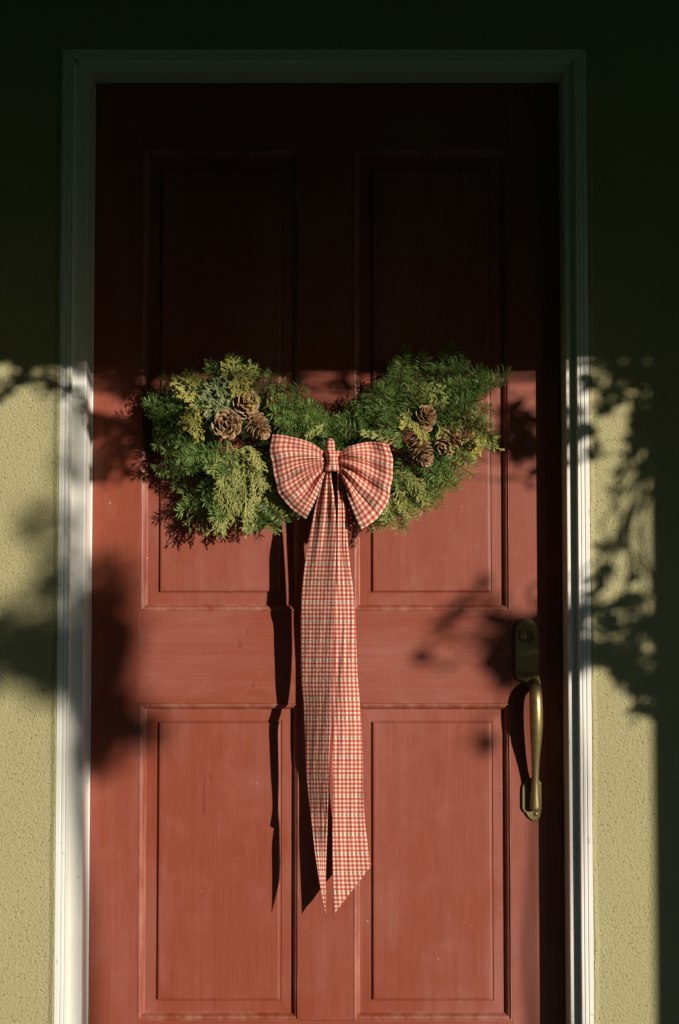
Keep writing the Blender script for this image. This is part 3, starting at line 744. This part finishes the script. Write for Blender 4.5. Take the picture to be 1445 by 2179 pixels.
# tails: y, left px, right px, depth at left and right edge
TL = [(996,692,704,.118,.122),(1015,689,704,.115,.122),(1040,681,708,.108,.121),(1070,673,712,.098,.119),(1110,664,715,.086,.116),(1160,655,715,.076,.112),(1210,648,714,.068,.108),(1260,642,714,.064,.105),
      (1290,640,713,.066,.103),(1320,639,712,.058,.102),(1380,639,710,.055,.101),(1450,641,708,.053,.103),(1500,646,706,.055,.109),(1535,647,705,.068,.120),(1580,649,702,.069,.117),(1650,651,699,.067,.114),
      (1715,659,697,.073,.112),(1760,665,696,.086,.106),(1800,669,695,.096,.103),(1840,674,694,.102,.099),(1880,680,693.5,.108,.104),(1946,692,693.5,.122,.122)]
TR = [(996,716,723,.116,.116),(1015,717,728,.115,.115),(1040,715,731,.112,.112),(1070,715,735,.109,.109),(1110,714,738,.107,.106),(1160,713,740,.104,.104),(1210,712,745,.102,.101),(1260,711,752,.099,.099),
      (1320,710,757,.096,.096),(1380,709,759,.093,.092),(1440,709,761,.090,.089),(1500,708,766,.088,.086),(1560,707,770,.086,.083),(1620,707,772,.084,.080),(1680,708,773,.081,.077),
      (1740,708,776,.079,.075),(1800,708,783,.077,.073),(1842,708,790,.076,.072)]
def tail(tab, wid, pleat, seed, tipcut=None, soft=1.0):
    rnd = random.Random(seed); ph = rnd.random()*6
    y0, y1 = tab[0][0], tab[-1][0]
    def fn(i, j):
        y = y0+(y1-y0)*i
        xl, xr, dl, dr = catmull(tab, y)
        dl += .010*(dr > dl+.02)*sm((y-1080)/90); x = xl+(xr-xl)*j; d = dl+(dr-dl)*j
        g = 1-sm((y-1000)/330)
        d += .0032*g*math.cos(j*math.pi*4+ph) + pleat*math.sin(math.pi*j)*(.5+.5*math.sin(y/83+ph))
        d += soft*.0013*math.sin(j*19+y/37+ph)*math.sin(y/61+j*2) + soft*.0024*math.sin(y/52+j*3.1+ph)*math.sin(y/131+ph)
        x += .6*math.sin(y/43+ph)*(1-j)+.5*math.sin(y/57+ph*2)*j
        yy = y
        if tipcut: yy = y + tipcut*(1-j)*sm((i-.80)/.20)**1.2       # slanted end
        wl = math.hypot((xr-xl)*PX, dr-dl); return P(x, yy, d), .04+(j-.5)*max(wl, .034)*1.04, (yy-y0)*PX
    return grid_mesh('tail', 230, 26, fn, bow)
tail(TL, .068, .0012, 4, None, .45)
tail(TR, .066, .006, 9, 106)

# ------------------------------------------------------------ porch in front of the door (above and to the right of the picture)
TP = 2.05                                          # metres along the sun's ray from the wall to the porch front
YB = -DW-TP*(-S.y)
zb = ZZ(757, DW)+TP*S.z                            # underside of the beam whose shadow falls across the door
porch = thing('porch', 'low wooden porch roof with a corner post in front of the door', 'porch', (2.0, YB, 0))
mb = MB(); mb.box(-3.2, 3.4, YB-.06, YB, zb, zb+.72); bevel(mb.build('beam', WOOD, porch), .006)
mb = MB(); mb.box(-3.4, 3.6, YB-.5, -DW-.004, zb+.724, zb+.80); mb.build('roof_deck', WOOD, porch)
for k in range(9):
    mb = MB(); x = -3.0+k*.78; mb.box(x, x+.05, YB+.004, -DW-.005, zb+.60, zb+.722); mb.build('rafter', WOOD, porch)
TPP = (.10-YB-DW)/(-S.y)
xp = P(1385, 1700, DW).x+TPP*S.x
mb = MB(); mb.box(xp, xp+.30, YB-.10, YB-.062, 0, zb+.4); bevel(mb.build('post', WOOD, porch), .006)
mb = MB(); mb.box(xp+.17, xp+.30, YB-.06, YB-.001, 0, zb-.002); bevel(mb.build('post_back', WOOD, porch), .006)

def leaf(mb, p, rnd, size):
    q = Quaternion((rnd.gauss(0,1), rnd.gauss(0,1), rnd.gauss(0,1), rnd.gauss(0,1))).normalized()
    t = rnd.random()*.6; w = size*rnd.uniform(.34,.5)
    pts = [(0,0,0),(size*.3,-w*.8,.1*w),(size*.62,-w*.75,.1*w),(size,0,-.1*size),(size*.62,w*.75,.1*w),(size*.3,w*.8,.1*w),(size*.5,0,-.12*w)]
    n = len(mb.v); mb.v += [tuple(p+q@Vector(a)) for a in pts]
    mb.f += [(n,n+1,n+6),(n+1,n+2,n+6),(n+2,n+3,n+6),(n+3,n+4,n+6),(n+4,n+5,n+6),(n+5,n,n+6)]; mb.col += [(t,t,t,1)]*7
# unseen hedges added to block the low sky and green the shade
def sky_block_hedge(label, x0, x1, y0, y1, h, seed):
    rnd = random.Random(seed); o = thing('sky_block_hedge', label, 'sky_block_hedge', ((x0+x1)/2, (y0+y1)/2, -.16), 'hedges added to block low sky')
    lf = MB(); co = MB(); co.box(x0+.12, x1-.12, y0+.12, y1-.12, -.17, h-.15)
    n = int((x1-x0+y1-y0)*h*110)
    for k in range(n):
        f = rnd.random()
        if f < .6: p = Vector((rnd.uniform(x0,x1), y1+rnd.gauss(0,.07), rnd.uniform(-.1,h)))
        elif f < .8: p = Vector((rnd.choice((x0,x1))+rnd.gauss(0,.07), rnd.uniform(y0,y1), rnd.uniform(-.1,h)))
        else: p = Vector((rnd.uniform(x0,x1), rnd.uniform(y0,y1), h+rnd.gauss(0,.08)))
        leaf(lf, p, rnd, .16*rnd.uniform(.6,1.2))
    co.build('screen_core', GRASS, o); lf.build('leaves', VINE, o)
sky_block_hedge('tall dark green hedgerow added to block low sky beyond the lawn', -13, 4.4, -9.6, -8.4, 3.4, 51)
sky_block_hedge('short dark green hedgerow added to block low sky right of the lawn', 9.8, 14, -9.6, -8.4, 3.4, 52)
sky_block_hedge('dark green hedgerow added to block low sky left of the lawn', -6.4, -5.2, -8.2, .2, 3.0, 53)

def cast(px, py, t): return P(px, py, DW)+S*t
def vine(name, label, root, blobs, t0, jit, size, seed, mat=VINE, cat='vine', trunk=.012, dens=1.0):
    """leafy growth whose sprays hang where their shade falls; every spray is tied to the stem"""
    rnd = random.Random(seed); o = thing(name, label, cat, root)
    st = MB(); lf = MB()
    for (x, y, rx, ry, n) in blobs:
        c = cast(x, y, t0+rnd.uniform(-jit, jit))
        base = Vector(root) if len(st.v) == 0 else last
        pts = [base.lerp(c, k/6)+Vector((rnd.gauss(0,.012), rnd.gauss(0,.012), rnd.gauss(0,.012)))*(0 < k < 6) for k in range(7)]
        st.tube(pts, [trunk*(1-.10*k) if len(st.v) == 0 else trunk*.28 for k in range(7)], 5)
        last = c if len(st.v) < 60 else last
        for k in range(int(n*dens)):
            a = rnd.random()*6.283; r = math.sqrt(rnd.random())
            p = cast(x+rx*r*math.cos(a), y+ry*r*math.sin(a), t0+rnd.gauss(0, jit))
            leaf(lf, p, rnd, size*rnd.uniform(.65,1.2))
    st.build('stem', BARK, o); lf.build('leaves', mat, o)
    return o
# sprays whose leaf shade falls on the right wall and the door's lock side: (px, py, rx, ry, leaves) in the plane of the wall
RB = [(1385,860,30,95,120),(1305,800,14,32,22),(1262,812,20,8,9),(1290,862,26,11,14),(1352,792,36,20,44),(1366,930,28,20,30),(1318,1008,12,9,4),(1308,1052,8,8,2),(1330,1168,8,7,2),(1290,1172,34,6,4),
      (1290,1226,40,13,12),(1330,1330,55,18,26),(1366,1212,10,6,2),(1275,1300,18,20,10),(1330,1275,22,14,10),(1300,1390,60,30,60),(1350,1440,40,34,44),(1375,1500,24,40,26),(1235,1330,26,60,30),
      (1225,1400,40,20,22),(1370,1350,26,30,20)]
vine('climbing_vine', 'leafy climbing vine spreading from the porch post', (xp+.02, YB+.01, 0), RB, TP+.05, .12, .027, 31, trunk=.010, dens=1.8)
TB = [(20,758,22,6,9),(72,762,14,6,6),(108,759,14,6,5),(142,765,10,5,3),(350,782,40,14,18),(600,782,60,10,12),(1275,765,8,8,3),(1320,768,14,8,6),(1165,850,26,10,12),(1190,885,20,26,22),(1160,915,24,14,14),(1188,945,14,18,10),(300,915,60,40,60),(285,975,46,34,40),(260,880,26,20,14),(1210,860,26,30,14),(1185,925,34,20,16),(1240,905,30,16,12),(1150,905,22,14,7),(1235,815,20,18,7),(1170,830,20,10,5),(1290,965,46,8,9),(1225,975,20,9,4),(1200,1000,16,10,3),
      (60,812,70,9,16),(20,835,26,10,6),(150,815,34,9,10),(200,850,22,22,8),(230,885,16,20,6),(90,770,9,12,3),(35,762,8,10,3),(165,775,9,12,2),(110,838,20,8,3),
      (300,800,50,14,14),(380,792,40,12,10),(700,800,30,14,7),(745,838,26,10,5),(680,850,30,8,4),(800,790,40,9,8),(1130,800,20,9,4),(310,900,30,40,12),(280,960,26,30,9)]
vine('hanging_vine', 'leafy vine trailing along the underside of the porch beam', (xp-.03, YB-.04, zb-.01), TB, TP-.08, .06, .030, 32, trunk=.006)
SB = [(1190,1340,36,26,34),(1175,1420,40,18,22),(1125,1395,22,28,22),(1150,1310,26,16,14),(1180,1380,30,30,20),(1110,1248,40,9,7),(1020,1335,22,20,4),(1000,1400,16,26,3),(1105,1572,10,15,8),(1040,1295,30,10,4)]
cs_ = cast(1180, 1400, 3.6)
vine('garden_shrub', 'thin leafy shrub beyond the right end of the porch', (cs_.x+.05, cs_.y, -.16), SB, 3.6, .2, .040, 37, cat='shrub', trunk=.014)
# young tree farther out in the garden: its shade is the soft one on the hinge side
FB = [(270,1330,50,70,190),(255,1450,56,80,340),(240,1550,36,50,160),(50,1380,95,60,260),(100,1430,50,40,44),(335,1545,60,34,70),(150,1400,50,60,60),(200,1250,30,60,16),(275,1235,44,60,70),(262,1600,34,30,50),(215,1500,40,70,70),(150,1150,40,80,22),(80,1120,80,50,12),(160,960,36,130,40),(120,1250,80,60,24),(20,1320,40,40,26),(190,1480,40,60,40)]
def tree():
    rnd = random.Random(77); t0 = 6.2
    c0 = cast(180, 1400, t0); o = thing('young_tree', 'small leafy tree on the lawn beyond the porch', 'tree', (c0.x+.1, c0.y, -.16))
    tr = MB(); lf = MB(); base = Vector((c0.x+.1, c0.y, -.17)); top = Vector((c0.x, c0.y, c0.z-.15))
    tr.tube([base.lerp(top, k/6)+Vector((.02*math.sin(k*1.7),0,0)) for k in range(7)], [.045-.004*k for k in range(7)], 8)
    for (x, y, rx, ry, n) in FB:
        c = cast(x, y, t0+rnd.uniform(-.3,.3))
        tr.tube([top.lerp(c, k/4)+Vector((0,0,.03*math.sin(k*.8))) for k in range(5)], [.016-.003*k for k in range(5)], 5)
        for k in range(n):
            leaf(lf, cast(x+rx*rnd.gauss(0,.55), y+ry*rnd.gauss(0,.58), t0+rnd.gauss(0,.5)), rnd, .042*rnd.uniform(.6,1.2))
    tr.build('trunk', BARK, o); lf.build('crown', VINE, o)
tree()
